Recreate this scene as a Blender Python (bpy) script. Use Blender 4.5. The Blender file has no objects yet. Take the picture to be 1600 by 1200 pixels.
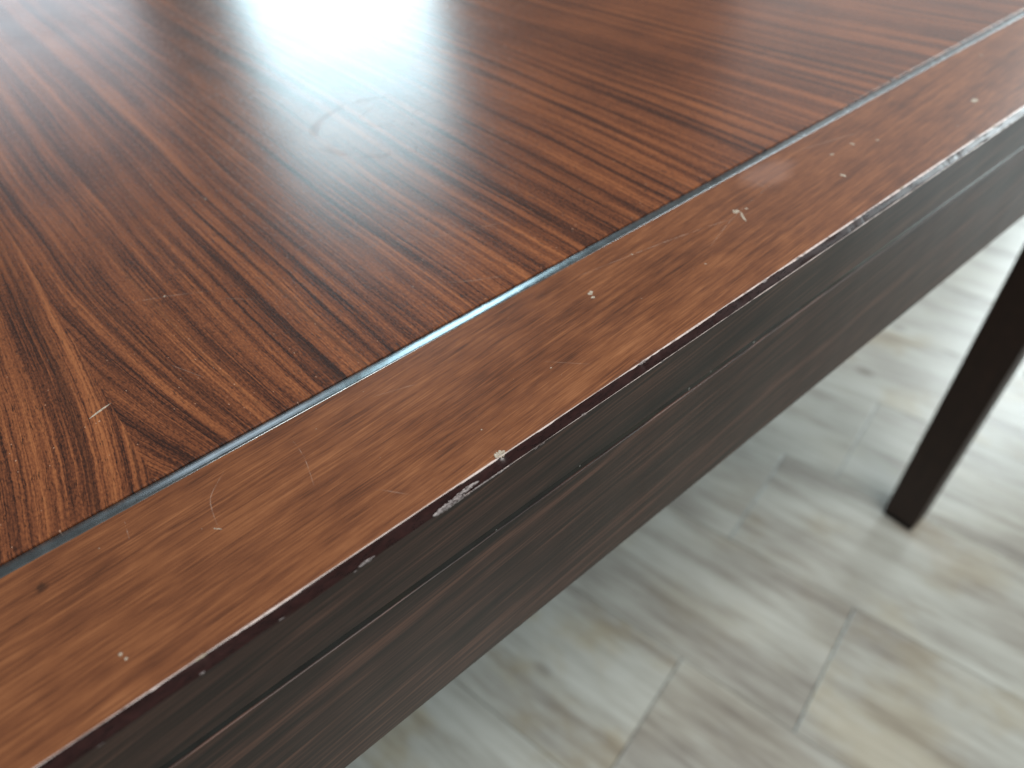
import bpy, bmesh, math, random
from mathutils import Matrix, Vector
random.seed(7)
S = bpy.context.scene
C = S.collection

# ------------------------------------------------------------------ camera
cam_d = bpy.data.cameras.new('camera')
cam = bpy.data.objects.new('camera', cam_d); C.objects.link(cam)
X = Vector((0.76864, 0.47509, -0.42835)).normalized()
Zr = Vector((-0.04972, 0.71197, 0.70044))
Z = (Zr - X * Zr.dot(X)).normalized()
Y = Z.cross(X)
M = Matrix((X, Y, Z)).to_4x4()
M.translation = Vector((0.0, -0.1072, 0.907))
cam.matrix_world = M
cam_d.sensor_width = 36.0
cam_d.lens = 1109 / 1600 * 36
cam_d.clip_start = 0.01; cam_d.clip_end = 60
cam_d.dof.use_dof = True
cam_d.dof.focus_distance = 0.222
cam_d.dof.aperture_fstop = 8.0
S.camera = cam

# ------------------------------------------------------------------ room light
w = bpy.data.worlds.new('World'); S.world = w; w.use_nodes = True
bg = w.node_tree.nodes['Background']
bg.inputs[0].default_value = (1.0, 0.975, 0.95, 1)
bg.inputs[1].default_value = 0.17

def window_light(name, loc, target, sx, sy, radiance, col):
    d = bpy.data.lights.new(name, 'AREA'); d.shape = 'RECTANGLE'
    d.size = sx; d.size_y = sy; d.color = col
    d.energy = radiance * math.pi * sx * sy
    o = bpy.data.objects.new(name, d); C.objects.link(o)
    o.location = loc
    dr = Vector(target) - Vector(loc)
    o.rotation_euler = dr.to_track_quat('-Z', 'Y').to_euler()
    return o
# two tall windows beyond the far side of the table, one bright window past its right end
window_light('window_light', (1.80, 3.45, 1.45), (1.80, 0, 1.45), 1.05, 2.3, 8.2, (0.64, 0.90, 1.0))
window_light('window_light', (0.45, 4.0, 1.10), (0.45, 0, 1.10), 1.0, 1.5, 2.6, (0.80, 0.90, 1.0))
window_light('window_light', (4.6, 0.48, 1.95), (0, 0.3, 0.6), 0.70, 2.2, 9.5, (0.85, 0.97, 1.0))
window_light('lit_wall_light', (4.75, 0.9, 1.80), (0, 0.9, 1.8), 4.6, 3.1, 0.7, (0.95, 0.98, 1.0))
window_light('window_light', (4.6, -1.70, 1.20), (0, -0.5, 0.6), 1.3, 1.0, 11.0, (0.85, 0.97, 1.0))
window_light('overhead_fill_light', (0.55, -0.60, 2.7), (0.5, 0.0, 0.3), 1.2, 0.8, 15.5, (1.0, 0.95, 0.89))  # added soft fill lamp overhead, out of view; also lights the upper arris

S.view_settings.view_transform = 'Standard'; S.view_settings.look = 'None'
S.view_settings.exposure = 0.0; S.view_settings.gamma = 1.0

# ------------------------------------------------------------------ node helper
class N:
    def __init__(s, name):
        s.m = bpy.data.materials.new(name); s.m.use_nodes = True
        s.t = s.m.node_tree; s.n = s.t.nodes; s.b = s.n['Principled BSDF']
        s.out = s.n['Material Output']
    def new(s, typ, **k):
        x = s.n.new(typ)
        for a, v in k.items(): setattr(x, a, v)
        return x
    def put(s, sock, v):
        if hasattr(v, 'is_output'): s.t.links.new(v, sock)
        else: sock.default_value = v
    def mth(s, op, a, b=None, c=None, clamp=False):
        x = s.new('ShaderNodeMath', operation=op, use_clamp=clamp)
        s.put(x.inputs[0], a)
        if b is not None: s.put(x.inputs[1], b)
        if c is not None: s.put(x.inputs[2], c)
        return x.outputs[0]
    def add(s, a, b): return s.mth('ADD', a, b)
    def sub(s, a, b): return s.mth('SUBTRACT', a, b)
    def mul(s, a, b): return s.mth('MULTIPLY', a, b)
    def vec(s, x, y, z=0.0):
        c = s.new('ShaderNodeCombineXYZ')
        s.put(c.inputs[0], x); s.put(c.inputs[1], y); s.put(c.inputs[2], z)
        return c.outputs[0]
    def obj(s):
        t = s.new('ShaderNodeTexCoord'); q = s.new('ShaderNodeSeparateXYZ')
        s.t.links.new(t.outputs['Object'], q.inputs[0])
        return q.outputs[0], q.outputs[1], q.outputs[2], t.outputs['Object']
    def noise(s, v, scale=1.0, detail=2.0, rough=0.5, dist=0.0):
        x = s.new('ShaderNodeTexNoise'); s.put(x.inputs['Vector'], v)
        x.inputs['Scale'].default_value = scale; x.inputs['Detail'].default_value = detail
        x.inputs['Roughness'].default_value = rough; x.inputs['Distortion'].default_value = dist
        return x.outputs[0]
    def rng(s, v, a, b, c=0.0, d=1.0, smooth=True):
        x = s.new('ShaderNodeMapRange'); s.put(x.inputs[0], v)
        if smooth: x.interpolation_type = 'SMOOTHSTEP'
        for i, q in enumerate((a, b, c, d)): s.put(x.inputs[i + 1], q)
        return x.outputs[0]
    def ramp(s, v, stops):
        x = s.new('ShaderNodeValToRGB'); s.put(x.inputs[0], v)
        e = x.color_ramp.elements
        while len(e) < len(stops): e.new(0.5)
        for i, (p, c) in enumerate(stops): e[i].position = p; e[i].color = (*c, 1)
        return x.outputs[0]
    def mix(s, f, a, b, mode='MIX'):
        x = s.new('ShaderNodeMix', data_type='RGBA', blend_type=mode)
        s.put(x.inputs[0], f)
        s.put(x.inputs[6], a if hasattr(a, 'is_output') else (*a, 1))
        s.put(x.inputs[7], b if hasattr(b, 'is_output') else (*b, 1))
        return x.outputs[2]
    def bump(s, h, dist, strength=1.0):
        x = s.new('ShaderNodeBump'); x.inputs['Distance'].default_value = dist
        x.inputs['Strength'].default_value = strength
        s.put(x.inputs['Height'], h); s.t.links.new(x.outputs[0], s.b.inputs['Normal'])
    def fin(s, col, rough, spec=0.5, metal=0.0):
        s.put(s.b.inputs['Base Color'], col if hasattr(col, 'is_output') else (*col, 1))
        s.put(s.b.inputs['Roughness'], rough)
        s.b.inputs['Specular IOR Level'].default_value = spec
        s.b.inputs['Metallic'].default_value = metal
        return s.m

def specks(k, vec, scale, keep, size):
    """scattered tiny dots: a voronoi cell is kept when its random value is below keep"""
    v = k.new('ShaderNodeTexVoronoi'); k.put(v.inputs['Vector'], vec); v.inputs['Scale'].default_value = scale
    sp = k.new('ShaderNodeSeparateColor'); k.t.links.new(v.outputs['Color'], sp.inputs[0])
    dot = k.rng(v.outputs['Distance'], size, size * 0.45)
    return k.mul(dot, k.mth('LESS_THAN', sp.outputs[0], keep))

# ------------------------------------------------------------------ wood of the veneered panel
def mat_veneer():
    k = N('rosewood_veneer'); x, y, z, o = k.obj()
    SEAM = -0.0045
    wob = k.mul(k.sub(k.noise(k.vec(k.mul(x, 7.0), k.mul(y, 5.0)), 1, 1), 0.5), 0.010)
    wob2 = k.mul(k.sub(k.noise(k.vec(k.mul(x, 90.0), k.mul(y, 26.0), 3.0), 1, 2), 0.5), 0.0013)
    s = k.sub(x, SEAM)
    right = k.mth('GREATER_THAN', s, 0.0)
    yy = k.sub(y, 0.057)
    gy = k.mth('EXPONENT', k.mul(k.mth('MAXIMUM', yy, -0.02), -1 / 0.055))
    def bend(Cc, L):
        q = k.mth('DIVIDE', s, L)
        return k.mul(k.mul(k.mth('EXPONENT', k.mul(k.mul(q, q), -1.0)), gy), Cc)
    psiR = k.sub(s, bend(0.030, 0.036))
    psiL = k.add(s, bend(0.013, 0.060))
    # the left leaf is another slice of the same flitch
    psi = k.add(k.mul(right, psiR), k.mul(k.sub(1.0, right), k.add(psiL, 0.731)))
    # slow fan: lines lean away from the seam further along the table
    fan = k.mul(k.mul(yy, k.mth('MAXIMUM', k.sub(x, 0.28), 0.0)), 0.75)
    psi = k.add(k.add(k.add(psi, wob), wob2), fan)
    jag = k.mul(k.sub(k.noise(k.vec(k.mul(x, 1100.0), k.mul(y, 130.0), 8.0), 1, 3, 0.65), 0.5), 0.0012)
    psi = k.add(psi, jag)
    y2 = k.add(y, k.mul(right, 3.3))
    broad = k.noise(k.vec(k.mul(psi, 210.0), k.mul(y2, 1.7)), 1, 2, 0.55)
    mid = k.noise(k.vec(k.mul(psi, 800.0), k.mul(y2, 4.0), 5.0), 1, 3, 0.6)
    fine = k.noise(k.vec(k.mul(psi, 2100.0), k.mul(y2, 16.0), 9.0), 1, 3, 0.65)
    cloud = k.noise(k.vec(k.mul(x, 14.0), k.mul(y, 10.0), 2.0), 1, 3, 0.5)
    grit = k.noise(k.vec(k.mul(x, 1500.0), k.mul(y, 700.0), 8.0), 1, 2, 0.6)
    v = k.add(k.add(k.mul(broad, 0.37), k.mul(mid, 0.34)), k.mul(fine, 0.38))
    v = k.add(v, k.add(k.mul(k.sub(cloud, 0.5), 0.14), k.mul(k.sub(grit, 0.5), 0.24)))
    v = k.add(k.mul(k.sub(v, 0.53), 1.10), 0.517)
    col = k.ramp(v, [(0.40, (0.026, 0.011, 0.008)), (0.465, (0.068, 0.0235, 0.0125)),
                     (0.53, (0.142, 0.047, 0.0205)), (0.60, (0.228, 0.079, 0.031)), (0.69, (0.33, 0.124, 0.047))])
    # thin inky lines where growth rings close up
    ink = k.noise(k.vec(k.mul(psi, 300.0), k.mul(y2, 3.0), 17.0), 1, 3, 0.5)
    line = k.mul(k.rng(ink, 0.56, 0.72), 0.62)
    col = k.mix(line, col, (0.016, 0.008, 0.007))
    # open pores: short dark dashes
    por = k.noise(k.vec(k.mul(psi, 2100.0), k.mul(y2, 170.0), 4.0), 1, 2, 0.6)
    pm = k.mul(k.rng(por, 0.57, 0.68), 0.78)
    col = k.mix(pm, col, (0.012, 0.004, 0.003))
    # pale dust in the pores near the front edge
    front = k.rng(y, 0.22, 0.05)
    sp = k.mul(specks(k, k.vec(k.mul(psi, 1.0), k.mul(y2, 0.55), 0.0), 900.0, 0.05, 0.20), front)
    col = k.mix(k.mul(sp, 0.75), col, (0.62, 0.40, 0.28))
    # dried ring left by a glass, and a broken smaller one inside it
    def ring(cx, cy, r, wd, ph):
        dx = k.sub(x, cx); dy = k.sub(y, cy)
        wv = k.mul(k.sub(k.noise(o, 70.0, 2), 0.5), 0.0030)
        rr = k.add(k.mth('SQRT', k.add(k.mul(dx, dx), k.mul(dy, dy))), wv)
        e = k.rng(k.mth('ABSOLUTE', k.sub(rr, r)), wd * 1.1, 0.0)
        a = k.mth('ARCTAN2', dy, dx)
        part = k.mul(k.rng(k.noise(k.vec(k.mul(k.mth('COSINE', a), 2.2), k.mul(k.mth('SINE', a), 2.2), ph), 1, 1), 0.36, 0.5), k.rng(k.mth('COSINE', k.sub(a, 2.6)), -0.75, 0.1))
        return k.mul(e, part)
    rg = k.mth('MAXIMUM', k.mul(ring(0.168, 0.212, 0.0345, 0.0036, 3.1), 0.8), k.mul(ring(0.176, 0.2205, 0.0125, 0.0012, 5.5), 0.9), clamp=True)
    rg = k.mth('MAXIMUM', rg, k.mul(ring(0.196, 0.196, 0.0175, 0.0010, 2.0), 0.5))
    col = k.mix(k.mul(rg, 0.05), col, (0.04, 0.018, 0.012))
    smear = k.noise(k.vec(k.mul(x, 26.0), k.mul(y, 26.0), 6.0), 1, 4, 0.6)
    ro = k.add(k.add(0.225, k.mul(smear, 0.07)), k.mul(pm, 0.05))
    ro = k.add(ro, k.mul(rg, 0.07))
    peel = k.add(k.mul(k.noise(o, 700.0, 2), 0.8), k.mul(pm, -0.3))
    k.bump(peel, 0.00002, 0.5)
    m = k.fin(col, ro, 0.5)
    k.b.inputs['Coat Weight'].default_value = 0.0
    return m

def mat_solid(name, stops, along='x', tilt=0.0, rough=0.26, depth=1.0, spot=False, mott=0.24, fs=1.0, spec=0.5, ls=1.0):
    """straight-grained stained wood; the grain runs along x, y or z of the piece"""
    k = N(name); x, y, z, o = k.obj()
    if along == 'x': a, b, c = x, y, z
    elif along == 'y': a, b, c = y, x, z
    else: a, b, c = z, x, y
    b0 = k.add(b, k.mul(c, 0.83))
    b2 = k.add(k.sub(b0, k.mul(a, tilt)), k.mul(k.sub(k.noise(k.vec(k.mul(a, 7.0), k.mul(b0, 12.0)), 1, 2), 0.5), 0.003))
    broad = k.noise(k.vec(k.mul(a, 3.5 * ls), k.mul(b2, 85.0)), 1, 3, 0.55)
    mid = k.noise(k.vec(k.mul(a, 12.0 * ls), k.mul(b2, 520.0 * fs), 2.0), 1, 3, 0.6)
    fine = k.noise(k.vec(k.mul(a, 70.0 * ls), k.mul(b2, 2100.0 * fs), 3.0), 1, 2, 0.6)
    mot = k.noise(k.vec(k.mul(a, 48.0), k.mul(b2, 85.0), 8.0), 1, 4, 0.62)
    v = k.add(k.add(k.mul(broad, 0.24), k.mul(mid, 0.28)), k.add(k.mul(fine, 0.40), k.mul(mot, mott)))
    v = k.sub(v, 0.01 + mott * 0.32)
    col = k.ramp(v, stops)
    if spot:
        dx = k.sub(x, -0.0392); dy = k.sub(y, 0.0452)
        wv = k.mul(k.sub(k.noise(o, 700.0, 2), 0.5), 0.0022)
        r = k.add(k.mth('SQRT', k.add(k.mul(dx, dx), k.mul(dy, dy))), wv)
        col = k.mix(k.mul(k.rng(r, 0.0022, 0.0004), 0.75), col, (0.03, 0.014, 0.008))
        # faint bruise of polish
        dx = k.sub(x, 0.262); dy = k.sub(y, 0.046)
        r = k.add(k.mth('SQRT', k.add(k.mul(k.mul(dx, dx), 0.3), k.mul(dy, dy))), k.mul(k.sub(k.noise(o, 120.0, 2), 0.5), 0.006))
        haze = k.rng(r, 0.011, 0.004)
        col = k.mix(k.mul(haze, 0.22), col, (0.45, 0.30, 0.26))
    smear = k.noise(k.vec(k.mul(a, 30.0), k.mul(b, 30.0), 6.0), 1, 4, 0.6)
    ro = k.add(rough, k.mul(smear, 0.12))
    k.bump(k.add(k.mul(fine, 0.6), k.mul(k.noise(o, 1100.0, 2), 0.5)), 0.00004 * depth, 0.7)
    return k.fin(col, ro, spec)

M_veneer = mat_veneer()
ORANGE = [(0.37, (0.070, 0.0260, 0.0125)), (0.46, (0.140, 0.0500, 0.0215)), (0.54, (0.208, 0.079, 0.0320)), (0.64, (0.30, 0.127, 0.054))]
DARK = [(0.36, (0.004, 0.0024, 0.0022)), (0.43, (0.018, 0.0102, 0.0085)), (0.49, (0.044, 0.0245, 0.0195)), (0.56, (0.105, 0.060, 0.046))]
M_border = mat_solid('stained_border_wood', ORANGE, 'x', 0.06, 0.27, spot=True)
M_border_y = mat_solid('stained_border_wood_side', ORANGE, 'y', 0.05, 0.27)
M_slab = mat_solid('dark_edge_wood', [(p, (c[0]*1.05, c[1]*0.92, c[2]*0.85)) for p, c in DARK], 'x', 0.07, 0.33, mott=0.05, fs=0.5, spec=0.42, ls=0.35)
M_apron = mat_solid('dark_apron_wood', [(p, (c[0]*1.15, c[1]*0.98, c[2]*0.90)) for p, c in DARK], 'x', 0.07, 0.36, mott=0.05, fs=0.4, spec=0.46, ls=0.35)
M_leg = mat_solid('dark_leg_wood', [(0.3, (0.010, 0.0055, 0.0040)), (0.65, (0.044, 0.021, 0.014))], 'z', 0.0, 0.42, spec=0.3)

def mat_bevel():
    k = N('dark_red_lacquer'); x, y, z, o = k.obj()
    n = k.noise(k.vec(k.mul(x, 300.0), k.mul(y, 900.0), k.mul(z, 900.0)), 1, 4, 0.7)
    col = k.ramp(n, [(0.3, (0.010, 0.0035, 0.0035)), (0.7, (0.034, 0.010, 0.009))])
    k.bump(k.noise(k.vec(k.mul(x, 260.0), k.mul(y, 700.0), k.mul(z, 700.0)), 1, 3, 0.6), 0.00005, 0.6)
    return k.fin(col, k.add(0.20, k.mul(n, 0.18)), 0.6)
M_bevel = mat_bevel()

def mat_inlay(name, base, metal, rough):
    k = N(name); x, y, z, o = k.obj()
    n = k.noise(k.vec(k.mul(x, 160.0), k.mul(y, 160.0), k.mul(z, 160.0)), 1, 4, 0.6)
    d = specks(k, o, 420.0, 0.05, 0.30)
    lo = tuple(c * 0.75 for c in base); hi = tuple(min(1, c * 1.3) for c in base)
    col = k.ramp(n, [(0.3, lo), (0.7, hi)])
    col = k.mix(k.mul(d, 0.7), col, (0.55, 0.58, 0.56))
    k.bump(n, 0.00006, 0.5)
    k.fin(col, k.add(rough, k.mul(n, 0.12)), 0.6 if metal > 0.3 else 0.22, metal)
    return k.m
M_inlay = mat_inlay('blue_grey_inlay', (0.27, 0.31, 0.33), 0.9, 0.20)
M_inlay_dark = mat_inlay('black_inlay', (0.004, 0.0055, 0.0065), 0.0, 0.03)

def mat_scratch(name, col, alpha):
    k = N(name); x, y, z, o = k.obj()
    k.fin(col, 0.6, 0.3)
    tr = k.new('ShaderNodeBsdfTransparent'); mx = k.new('ShaderNodeMixShader')
    f = k.mul(k.rng(k.noise(o, 260.0, 3, 0.6), 0.36, 0.58), alpha)
    k.put(mx.inputs[0], f); k.t.links.new(tr.outputs[0], mx.inputs[1]); k.t.links.new(k.b.outputs[0], mx.inputs[2])
    k.t.links.new(mx.outputs[0], k.out.inputs[0])
    return k.m
M_scr = mat_scratch('scratched_varnish', (0.75, 0.60, 0.50), 0.30)
def mat_chip(name, lo, hi):
    k = N(name); x, y, z, o = k.obj()
    n = k.noise(k.vec(k.mul(x, 900.0), k.mul(y, 2200.0), k.mul(z, 2200.0)), 1, 4, 0.7)
    k.bump(n, 0.0002, 1.0)
    return k.fin(k.ramp(n, [(0.38, lo), (0.66, hi)]), 0.5, 0.5)
M_chip = mat_chip('bare_wood_chip', (0.24, 0.20, 0.15), (0.58, 0.52, 0.43))
M_scrape = mat_chip('scraped_grey_wood', (0.05, 0.035, 0.035), (0.46, 0.43, 0.44))

def mat_floor():
    k = N('washed_oak_plank'); x, y, z, o = k.obj()
    oi = k.new('ShaderNodeObjectInfo'); r = oi.outputs['Random']
    r20 = k.mul(r, 40.0)
    wob = k.mul(k.sub(k.noise(k.vec(k.mul(x, 4.0), k.mul(y, 3.0), r20), 1, 1), 0.5), 0.018)
    xx = k.add(x, wob)
    broad = k.noise(k.vec(k.mul(xx, 15.0), k.mul(y, 2.6), r20), 1, 5, 0.62)
    mid = k.noise(k.vec(k.mul(xx, 75.0), k.mul(y, 5.0), r20), 1, 4, 0.6)
    fine = k.noise(k.vec(k.mul(xx, 380.0), k.mul(y, 16.0), r20), 1, 3, 0.6)
    blot = k.noise(k.vec(k.mul(x, 9.0), k.mul(y, 6.5), k.add(r20, 7.0)), 1, 4, 0.6)
    v = k.add(k.add(k.mul(broad, 0.54), k.mul(mid, 0.26)), k.mul(fine, 0.16))
    v = k.add(v, k.mul(k.sub(r, 0.5), 0.045))
    col = k.ramp(v, [(0.34, (0.235, 0.22, 0.20)), (0.43, (0.35, 0.345, 0.31)), (0.50, (0.445, 0.455, 0.415)), (0.60, (0.54, 0.56, 0.52))])
    tan = k.mul(k.rng(blot, 0.46, 0.66), k.rng(r, 0.15, 0.75, 0.2, 0.75))
    col = k.mix(tan, col, (0.84, 0.73, 0.57), 'MULTIPLY')
    kn = k.new('ShaderNodeTexVoronoi'); k.put(kn.inputs['Vector'], k.vec(k.add(k.mul(x, 1.0), r20), k.mul(y, 0.6), 0.0))
    kn.inputs['Scale'].default_value = 9.0
    sp = k.new('ShaderNodeSeparateColor'); k.t.links.new(kn.outputs['Color'], sp.inputs[0])
    knot = k.mul(k.rng(kn.outputs['Distance'], 0.13, 0.03), k.mth('LESS_THAN', sp.outputs[0], 0.35))
    col = k.mix(k.mul(knot, 0.55), col, (0.13, 0.105, 0.085))
    k.bump(k.add(mid, k.mul(fine, 0.6)), 0.0006, 0.5)
    ro = k.add(0.17, k.mul(mid, 0.14))
    return k.fin(col, ro, 0.75)
M_floor = mat_floor()
def mat_plain(name, col, rough, spec=0.5):
    k = N(name); x, y, z, o = k.obj()
    n = k.noise(o, 40.0, 4, 0.6)
    c = k.mix(n, tuple(q * 0.8 for q in col), tuple(q * 1.2 for q in col))
    return k.fin(c, k.add(rough, k.mul(n, 0.1)), spec)
M_joint = mat_plain('joint_filler', (0.12, 0.115, 0.10), 0.8, 0.2)
M_cap = mat_plain('black_plastic', (0.008, 0.007, 0.007), 0.6, 0.3)

# ------------------------------------------------------------------ mesh helpers
def link(name, bm, mats, parent=None, smooth=False):
    me = bpy.data.meshes.new(name); bmesh.ops.recalc_face_normals(bm, faces=bm.faces[:])
    bm.to_mesh(me); bm.free()
    if not isinstance(mats, (list, tuple)): mats = [mats]
    for m in mats: me.materials.append(m)
    if smooth:
        for p in me.polygons: p.use_smooth = True
    o = bpy.data.objects.new(name, me); C.objects.link(o)
    if parent: o.parent = parent
    return o

# ------------------------------------------------------------------ floor
FA = math.radians(12)
base = bmesh.new()
bmesh.ops.create_cube(base, size=1.0, matrix=Matrix.Translation((0.6, 0.2, -0.034)) @ Matrix.Rotation(FA, 4, 'Z') @ Matrix.Diagonal((9.0, 9.0, 0.05, 1)))
floor = link('floor', base, M_joint); floor['kind'] = 'structure'
pl_cache = {}
def plank_mesh(L):
    if L in pl_cache: return pl_cache[L]
    W, g, b, T = 0.20, 0.0007, 0.0010, 0.009
    bm = bmesh.new()
    def ringv(i, z): return [bm.verts.new((sx * (W / 2 - i * 0.35), sy * (L / 2 - i), z)) for sx, sy in ((-1, -1), (1, -1), (1, 1), (-1, 1))]
    r0, r1, r2 = ringv(g, -T), ringv(g, -b * 0.7), ringv(g + b, 0)
    for A_, B_ in ((r0, r1), (r1, r2)):
        for i in range(4): bm.faces.new((A_[i], A_[(i + 1) % 4], B_[(i + 1) % 4], B_[i]))
    bm.faces.new(r2); bm.faces.new(r0)
    bmesh.ops.recalc_face_normals(bm, faces=bm.faces[:])
    me = bpy.data.meshes.new('plank'); bm.to_mesh(me); bm.free(); me.materials.append(M_floor)
    pl_cache[L] = me
    return me
cu, su = math.cos(FA), math.sin(FA)
pinned = {0: 0.010, 1: -0.140, 2: 0.042, 3: -0.040, 4: 0.33, -1: 0.47, 5: -0.22}
LEN = 1.2
for row in range(-14, 20):
    u = 0.305 + 0.2 * row
    v0 = pinned.get(row, random.uniform(0, LEN))
    for j in range(-3, 4):
        v = v0 + LEN * (j + 0.5)
        if math.hypot(u - 0.6, v - 0.2) > 3.4: continue
        o = bpy.data.objects.new('plank', plank_mesh(LEN)); C.objects.link(o)
        o.parent = floor
        o.location = (u * cu - v * su, u * su + v * cu, 0)
        o.rotation_euler = (0, 0, FA)

# ------------------------------------------------------------------ table
X0, X1, Y0, Y1, H = -0.834, 0.834, 0.0, 0.88, 0.75
table = bpy.data.objects.new('dining_table', None); C.objects.link(table)
table.location = (0, (Y0 + Y1) / 2, 0); table.empty_display_size = 0.3
table['label'] = 'glossy dark wood table with striped veneer top, orange-brown border and chipped front edge'
table['category'] = 'table'
def part(o, parent=table):
    o.parent = parent
    if parent is table: o.location = (0, -(Y0 + Y1) / 2, 0)   # part meshes are written in floor coordinates
    return o

def side_point(side, s, inset):
    """s in 0..1 along the mitred side at a distance inset in from the outer edge"""
    a, b, c, d = X0 + inset, X1 - inset, Y0 + inset, Y1 - inset
    if side == 0: return (a + (b - a) * s, c)
    if side == 1: return (b, c + (d - c) * s)
    if side == 2: return (b - (b - a) * s, d)
    return (a, d - (d - c) * s)
def sweep(name, side, prof, mats, mat_of=None, steps=None, jitter=None, smooth=None, gap=0.0):
    """closed profile [(inset, z)] swept along one mitred side of the table"""
    bm = bmesh.new(); steps = steps or [0, 1]
    rings = []
    for s in steps:
        rg = []
        for i, (ins, z) in enumerate(prof):
            x, y = side_point(side, s, ins)
            dy = dz = 0
            if jitter:
                dy, dz = jitter(i, x)
            rg.append(bm.verts.new((x, y + dy, H + z + dz)))
        rings.append(rg)
    n = len(prof)
    for r in range(len(rings) - 1):
        for i in range(n):
            f = bm.faces.new((rings[r][i], rings[r][(i + 1) % n], rings[r + 1][(i + 1) % n], rings[r + 1][i]))
            if mat_of: f.material_index = mat_of(i)
            if smooth and smooth(i): f.smooth = True
    bm.faces.new(rings[0]); bm.faces.new(list(reversed(rings[-1])))
    return part(link(name, bm, mats))

# top border with a small rounded bevel and the dark edge below it
NI = 0.0555          # inner side of border
prof = [(NI - 0.0004, 0.0), (0.0032, 0.0), (0.0007, 0.0), (0.00032, -0.00010), (0.00002, -0.00035), (-0.00015, -0.00055), (-0.00165, -0.0024),
        (-0.00185, -0.0027), (-0.00200, -0.00305), (-0.0020, -0.00345), (-0.0020, -0.0264), (0.020, -0.0264), (NI, -0.0264), (NI, -0.0004)]
def mat_of(i):
    if i <= 2 or i >= 10: return 0
    if i <= 8: return 1
    return 2
rj = random.Random(3)
nicks = [(0.0745, 0.0022, 0.9, 'top'), (0.056, 0.0085, 0.7, 'low'), (0.0285, 0.0035, .5, 'low'), (0.1335, 0.0012, .4, 'top'), (-0.0145, 0.002, .4, 'top')]
for i in range(16):
    nicks.append((rj.uniform(0.17, 0.52), rj.uniform(0.001, 0.003), rj.uniform(0.08, 0.2), rj.choice(['top', 'low', 'mid'])))
for i in range(10):
    nicks.append((rj.uniform(-0.06, 0.17), rj.uniform(0.0005, 0.0015), rj.uniform(0.15, 0.35), rj.choice(['top', 'low', 'mid'])))
import functools
hs = [rj.uniform(-1, 1) for _ in range(4000)]
def jit(i, x):
    i -= 1
    if i < 1 or i > 8: return (0, 0)
    k = 0.0
    for nx, nw, nd, kind in nicks:
        if kind == 'top' and i > 4: continue
        if kind == 'low' and i < 5: continue
        q = abs(x - nx) / nw
        if q < 1: k = max(k, nd * (1 - q * q) * (0.8 + 0.35 * hs[int(x * 9000 + i * 531) % 4000]))
    a = 0.00003 * hs[int((x + 1) * 900 + i * 7) % 4000] * (1 if 1 < i < 8 else 0)
    slow = 0.00006 * math.sin(x * 90 + i) + 0.00005 * math.sin(x * 233 + 2 * i)
    if i == 1: slow *= 0.5
    m = 0.0007 * k
    return ((m + a + slow) if i != 8 else 0, (-0.7 * m + a) if i < 5 else a)
fs = [0.0]
xx = X0
while xx < X1:
    xx += 0.0007 if -0.09 < xx < 0.62 else 0.02
    fs.append(min(1.0, (xx - X0) / (X1 - X0)))
if fs[-1] < 1: fs.append(1.0)
sm = lambda i: 2 <= i <= 8
bf = sweep('border', 0, prof, [M_border, M_bevel, M_slab], mat_of, fs, jit, sm)
bf['label'] = 'front border of the top, orange brown with scratches and a chipped dark red edge'
for sd in (1, 2, 3):
    sweep('border', sd, prof, [M_border_y if sd != 2 else M_border, M_bevel, M_slab], mat_of, None, None, sm)

# inlay strip in the top: a shallow rounded bead sitting in its groove
I0, I1 = 0.0557, 0.0598
ip = []
for t in range(9):
    a = math.pi * t / 8
    ip.append((I0 + (I1 - I0) * (0.5 - 0.5 * math.cos(a)), -0.0006 + 0.00055 * math.sin(a)))
ip += [(I1, -0.006), (I0, -0.006)]
for sd in range(4):
    sweep('inlay_strip', sd, ip, M_inlay, None, None, None, lambda i: i < 8)

# veneered panel
P0 = 0.0601
bm = bmesh.new()
def rect(i, z): return [bm.verts.new((x, y, H + z)) for x, y in ((X0 + i, Y0 + i), (X1 - i, Y0 + i), (X1 - i, Y1 - i), (X0 + i, Y1 - i))]
ra, rb, rc, rd = rect(P0, -0.025), rect(P0, -0.00045), rect(P0 + 0.00015, -0.00012), rect(P0 + 0.0005, 0.0)
for A_, B_ in ((ra, rb), (rb, rc), (rc, rd)):
    for i in range(4): bm.faces.new((A_[i], A_[(i + 1) % 4], B_[(i + 1) % 4], B_[i]))
bm.faces.new(rd); bm.faces.new(ra)
part(link('veneer_panel', bm, M_veneer))

# black inlay line round the edge and the apron under it
for sd in range(4):
    sweep('edge_inlay', sd, [(-0.0016, -0.0265), (-0.0016, -0.0297), (0.018, -0.0297), (0.018, -0.0265)], M_inlay_dark)
    sweep('apron', sd, [(-0.0012, -0.0298), (-0.0018, -0.0300), (-0.0020, -0.0304), (-0.0020, -0.0990), (-0.0016, -0.0998), (-0.0010, -0.1000), (0.020, -0.1000), (0.020, -0.0298)],
          M_apron, None, None, None, lambda i: i in (0, 1, 3, 4))

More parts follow.
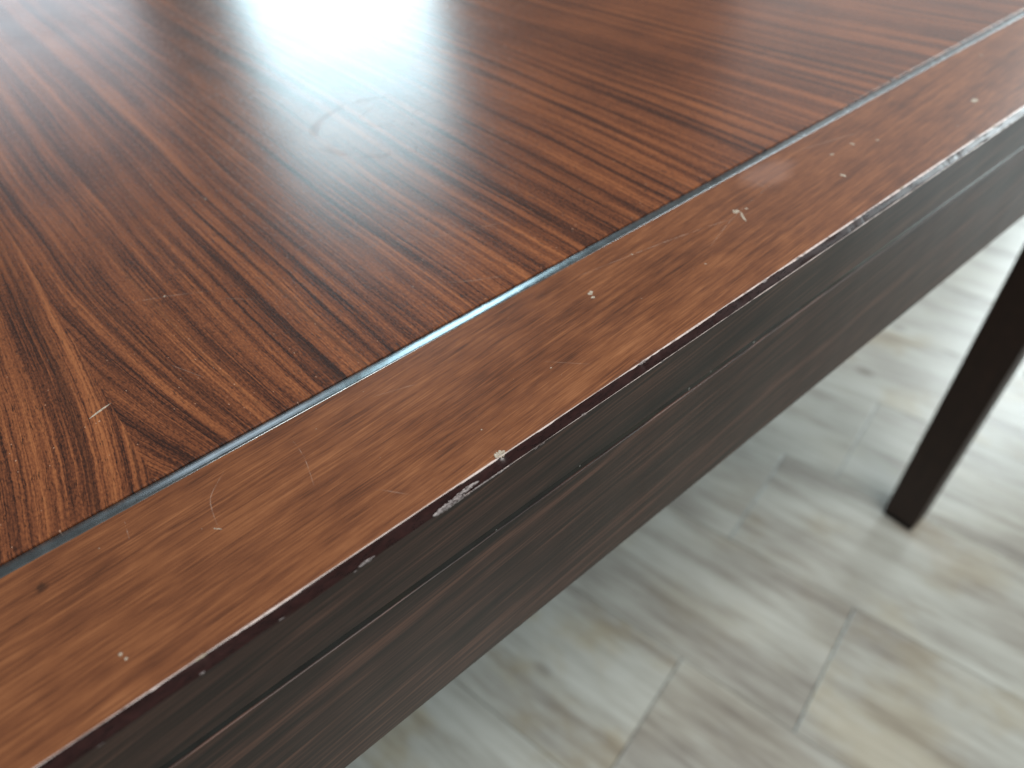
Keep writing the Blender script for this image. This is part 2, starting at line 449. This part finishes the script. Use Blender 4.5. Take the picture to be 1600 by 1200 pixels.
# tapered square legs
def leg_mesh():
    bm = bmesh.new()
    prof_ = [(0.012, 0.0225), (0.30, 0.0238), (0.649, 0.0256)]
    rs = []
    for z, hw in prof_:
        r = 0.0022; pts = []
        for cx, cy, a0 in ((1, 1, 0), (-1, 1, 90), (-1, -1, 180), (1, -1, 270)):
            for t in range(4):
                a = math.radians(a0 + 30 * t)
                pts.append((cx * (hw - r) + r * math.cos(a), cy * (hw - r) + r * math.sin(a)))
        rs.append([bm.verts.new((px, py, z)) for px, py in pts])
    n = len(rs[0])
    for A_, B_ in zip(rs, rs[1:]):
        for i in range(n): bm.faces.new((A_[i], A_[(i + 1) % n], B_[(i + 1) % n], B_[i]))
    bm.faces.new(rs[0]); bm.faces.new(rs[-1])
    bmesh.ops.recalc_face_normals(bm, faces=bm.faces[:])
    me = bpy.data.meshes.new('leg'); bm.to_mesh(me); bm.free(); me.materials.append(M_leg)
    return me
def cap_mesh():
    bm = bmesh.new()
    bmesh.ops.create_cube(bm, size=1.0, matrix=Matrix.Translation((0, 0, 0.006)) @ Matrix.Diagonal((0.043, 0.043, 0.012, 1)))
    bmesh.ops.bevel(bm, geom=bm.edges[:], offset=0.0012, segments=2, affect='EDGES')
    me = bpy.data.meshes.new('foot_cap'); bm.to_mesh(me); bm.free(); me.materials.append(M_cap)
    return me
LM, CM = leg_mesh(), cap_mesh()
yc = (Y0 + Y1) / 2
for lx in (X1 - 0.0255, X0 + 0.0255):
    for ly in (Y0 + 0.0235, Y1 - 0.0235):
        l = bpy.data.objects.new('leg', LM); C.objects.link(l); l.parent = table; l.location = (lx, ly - yc, 0)
        c = bpy.data.objects.new('foot_cap', CM); C.objects.link(c); c.parent = l

# ------------------------------------------------------------------ wear: scratches, chips
def ribbon(pts, wd, z=H + 0.00006, name='scratch', mat=M_scr, par=None):
    bm = bmesh.new(); L = []
    P = [Vector(p) for p in pts]; n = len(P)
    # smooth the polyline
    Q = []
    for i in range(n - 1):
        for t in range(6):
            u = t / 6
            p0 = P[max(i - 1, 0)]; p1 = P[i]; p2 = P[i + 1]; p3 = P[min(i + 2, n - 1)]
            Q.append(0.5 * ((2 * p1) + (p2 - p0) * u + (2 * p0 - 5 * p1 + 4 * p2 - p3) * u * u + (3 * p1 - p0 - 3 * p2 + p3) * u ** 3))
    Q.append(P[-1]); m = len(Q)
    for i, q in enumerate(Q):
        t = (Q[min(i + 1, m - 1)] - Q[max(i - 1, 0)]).normalized(); nn = Vector((-t.y, t.x))
        ww = wd * 0.5 * max(0.12, math.sin(math.pi * (i + 0.3) / (m - 0.4))) * random.uniform(0.7, 1.2)
        L.append((bm.verts.new((q.x + nn.x * ww, q.y + nn.y * ww, z)), bm.verts.new((q.x - nn.x * ww, q.y - nn.y * ww, z))))
    for a, b in zip(L, L[1:]): bm.faces.new((a[0], b[0], b[1], a[1]))
    o = link(name, bm, mat, par)
    return o
panel = bpy.data.objects['veneer_panel']
bscr = [  # on the border
    ([(0.0118, 0.0493), (0.0055, 0.0435), (0.0036, 0.0379), (0.0028, 0.032)], 0.00022),
    ([(0.0324, 0.0470), (0.0318, 0.0380), (0.0290, 0.0270)], 0.00016),
    ([(-0.0161, 0.0512), (-0.0170, 0.0446)], 0.00022),
    ([(0.200, 0.0270), (0.226, 0.0345), (0.262, 0.0400)], 0.0003),
    ([(0.150, 0.0480), (0.195, 0.0400), (0.232, 0.0310)], 0.0003),
    ([(0.252, 0.0540), (0.2515, 0.0340)], 0.0003),
    ([(0.060, 0.0460), (0.076, 0.0405)], 0.00015),
    ([(0.041, 0.0150), (0.0475, 0.0065)], 0.00014),
    ([(0.285, 0.0500), (0.330, 0.0380)], 0.0004),
    ([(0.110, 0.0220), (0.121, 0.0100)], 0.00015),
]
for p, wd in bscr: ribbon(p, wd, par=bf)
pscr = [
    ([(0.1110, 0.0800), (0.1200, 0.0730), (0.1313, 0.0670)], 0.00035),
    ([(0.0980, 0.1230), (0.1300, 0.1060), (0.1573, 0.0945)], 0.00035),
    ([(0.0440, 0.1300), (0.0560, 0.1180)], 0.0002),
    ([(0.0130, 0.1530), (0.0300, 0.1450), (0.0460, 0.1350)], 0.0002),
    ([(0.0900, 0.2450), (0.1080, 0.2350)], 0.0005),
    ([(0.1950, 0.1560), (0.2020, 0.1650), (0.2120, 0.1700)], 0.0004),
    ([(0.0160, 0.1080), (0.0240, 0.0900)], 0.00012),
]
for p, wd in pscr: ribbon(p, wd, par=panel)
def chip(cx, cy, rx, ry, ang, par, z=H + 0.00007, mat=M_chip, name='chip', n=11, rough=0.35):
    bm = bmesh.new(); vs = []
    for i in range(n):
        a = 2 * math.pi * i / n; q = 1 + random.uniform(-rough, rough)
        px, py = rx * q * math.cos(a), ry * q * math.sin(a)
        vs.append(bm.verts.new((cx + px * math.cos(ang) - py * math.sin(ang), cy + px * math.sin(ang) + py * math.cos(ang), z - 0.00005)))
    c = bm.verts.new((cx, cy, z))
    for i in range(n): bm.faces.new((vs[i], vs[(i + 1) % n], c))
    return link(name, bm, mat, par)
chip(-0.0080, 0.0999, 0.0038, 0.00042, math.atan2(0.0021, 0.0068), panel, rough=0.15)
chip(0.1467, 0.0374, 0.0011, 0.0009, 0.6, bf); chip(0.1456, 0.0350, 0.0007, 0.0007, 0.2, bf)
chip(0.2275, 0.0361, 0.0016, 0.0012, 0.0, bf); chip(0.2320, 0.0345, 0.0007, 0.0006, 0.0, bf)
ribbon([(0.2285, 0.0345), (0.2262, 0.0318), (0.2241, 0.0285)], 0.0011, mat=M_chip, par=bf, name='chip')
chip(-0.0294, 0.0135, 0.00045, 0.0004, 0, bf); chip(-0.0287, 0.0114, 0.00045, 0.0004, 0, bf)
chip(0.0023, 0.0318, 0.0012, 0.00014, -0.8, bf)
for cx, cy, r in [(0.311, 0.0355, .0012), (0.322, 0.030, .0009), (0.296, 0.0365, .001), (0.392, 0.0195, .0024),
                  (0.283, 0.0225, .0016), (0.0295, 0.1456, 0.0006), (0.0595, 0.1033, 0.0002), (0.0700, 0.205, .0006), (0.056, 0.236, .0005),
                  (0.0770, 0.012, .0003), (0.1100, 0.018, .0004), (0.1750, 0.044, .0005), (0.1900, 0.021, .0004), (0.0400, 0.046, .0002), (0.4500, 0.044, .001), (0.36, 0.012, .0004)]:
    chip(cx, cy, r, r * 0.65, random.uniform(0, 3), panel if cy > 0.06 else bf)
for i in range(24):   # dust and tiny nicks
    cx = random.uniform(-0.045, 0.30); on_b = random.random() < 0.6
    cy = random.uniform(0.004, 0.052) if on_b else random.uniform(0.066, 0.20)
    r = random.uniform(0.00006, 0.00014)
    chip(cx, cy, r * random.uniform(1, 2), r, random.uniform(0, 3), bf if on_b else panel, n=6, name='dust_fleck')

# chips on the bevelled edge: patches that follow its slope
def edge_patch(x0, x1, t0, t1, mat, n=16, name='edge_chip'):
    """t runs down the bevel: 0 = upper arris, 1 = lower arris, above 1 = on the dark face, below 0 = on the top"""
    def pt(x, t, off):
        if t < 0: return (x, -t * 0.003, H + 0.00006 + off)
        if t <= 1: return (x, -0.0020 * t - 0.00009 - off, H - 0.0001 - 0.0027 * t + 0.00012 + off * 0.7)
        return (x, -0.00215 - off, H - 0.0030 - (t - 1) * 0.003)
    bm = bmesh.new(); cols = []
    for i in range(n + 1):
        u = i / n; x = x0 + (x1 - x0) * u
        env = math.sin(math.pi * min(1, max(0, u))) ** 0.6
        mid_ = (t0 + t1) / 2; hw = (t1 - t0) / 2 * env * random.uniform(0.65, 1.1) + 0.01
        mid_ += random.uniform(-.08, .08) * (t1 - t0)
        cols.append([bm.verts.new(pt(x, mid_ + hw * q, 0.00001 + (0.00006 * random.random() if abs(q) < 1 else -0.00003))) for q in (-1, -0.5, 0, 0.5, 1)])
    for a, b in zip(cols, cols[1:]):
        for i in range(4): bm.faces.new((a[i], a[i + 1], b[i + 1], b[i]))
    return link(name, bm, mat, bf)
edge_patch(0.0490, 0.0600, 0.65, 1.30, M_scrape, 30)
edge_patch(0.0560, 0.0655, 0.50, 0.85, M_scrape, 26)
edge_patch(0.0610, 0.0760, 0.98, 1.10, M_scrape, 30)
edge_patch(0.0732, 0.0770, -0.75, 0.1, M_chip, 10)
edge_patch(-0.0165, -0.0135, -0.12, 0.05, M_chip, 8)
edge_patch(0.0255, 0.0305, 0.85, 1.05, M_scrape, 14)
edge_patch(0.1315, 0.1360, -0.1, 0.15, M_scrape, 12)
for i in range(16):
    x = random.uniform(0.19, 0.50); L_ = random.uniform(0.001, 0.004); t = random.choice([-0.15, 0.0, 0.5, 0.95, 1.05])
    edge_patch(x, x + L_, t - random.uniform(.06, .18), t + random.uniform(.08, .25), random.choice([M_scrape, M_scrape, M_chip]), 7)
for i in range(14):
    x = random.uniform(-0.05, 0.16); L_ = random.uniform(0.0005, 0.0018); t = random.choice([0.95, 1.02, 1.1])
    edge_patch(x, x + L_, t - 0.04, t + 0.05, M_scrape, 5)

# pale broken line on both bevel arrises: lacquer wear plus painted-in highlight
M_worn_highlight = mat_scratch('worn_lacquer_highlight', (0.78, 0.69, 0.67), 0.85)
for _n in M_worn_highlight.node_tree.nodes:
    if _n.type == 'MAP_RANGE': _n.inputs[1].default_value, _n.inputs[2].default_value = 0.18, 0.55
M_worn_highlight.node_tree.nodes['Principled BSDF'].inputs['Roughness'].default_value = 0.25
def worn_highlight_line(t0, t1, x0, x1, name):
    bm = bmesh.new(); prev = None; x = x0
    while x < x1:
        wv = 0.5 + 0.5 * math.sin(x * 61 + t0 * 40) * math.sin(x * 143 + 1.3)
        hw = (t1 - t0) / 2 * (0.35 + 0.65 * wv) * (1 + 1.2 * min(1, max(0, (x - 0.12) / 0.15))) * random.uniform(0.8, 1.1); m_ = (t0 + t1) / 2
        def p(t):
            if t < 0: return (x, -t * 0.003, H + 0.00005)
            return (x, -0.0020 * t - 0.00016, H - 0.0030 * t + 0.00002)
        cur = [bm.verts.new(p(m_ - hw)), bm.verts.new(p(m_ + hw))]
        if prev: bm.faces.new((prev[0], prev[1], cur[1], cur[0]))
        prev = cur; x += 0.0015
    return link(name, bm, M_worn_highlight, bf)
worn_highlight_line(-0.13, 0.02, -0.065, 0.60, 'worn_edge_highlight')
worn_highlight_line(0.93, 0.99, 0.055, 0.60, 'worn_edge_highlight')
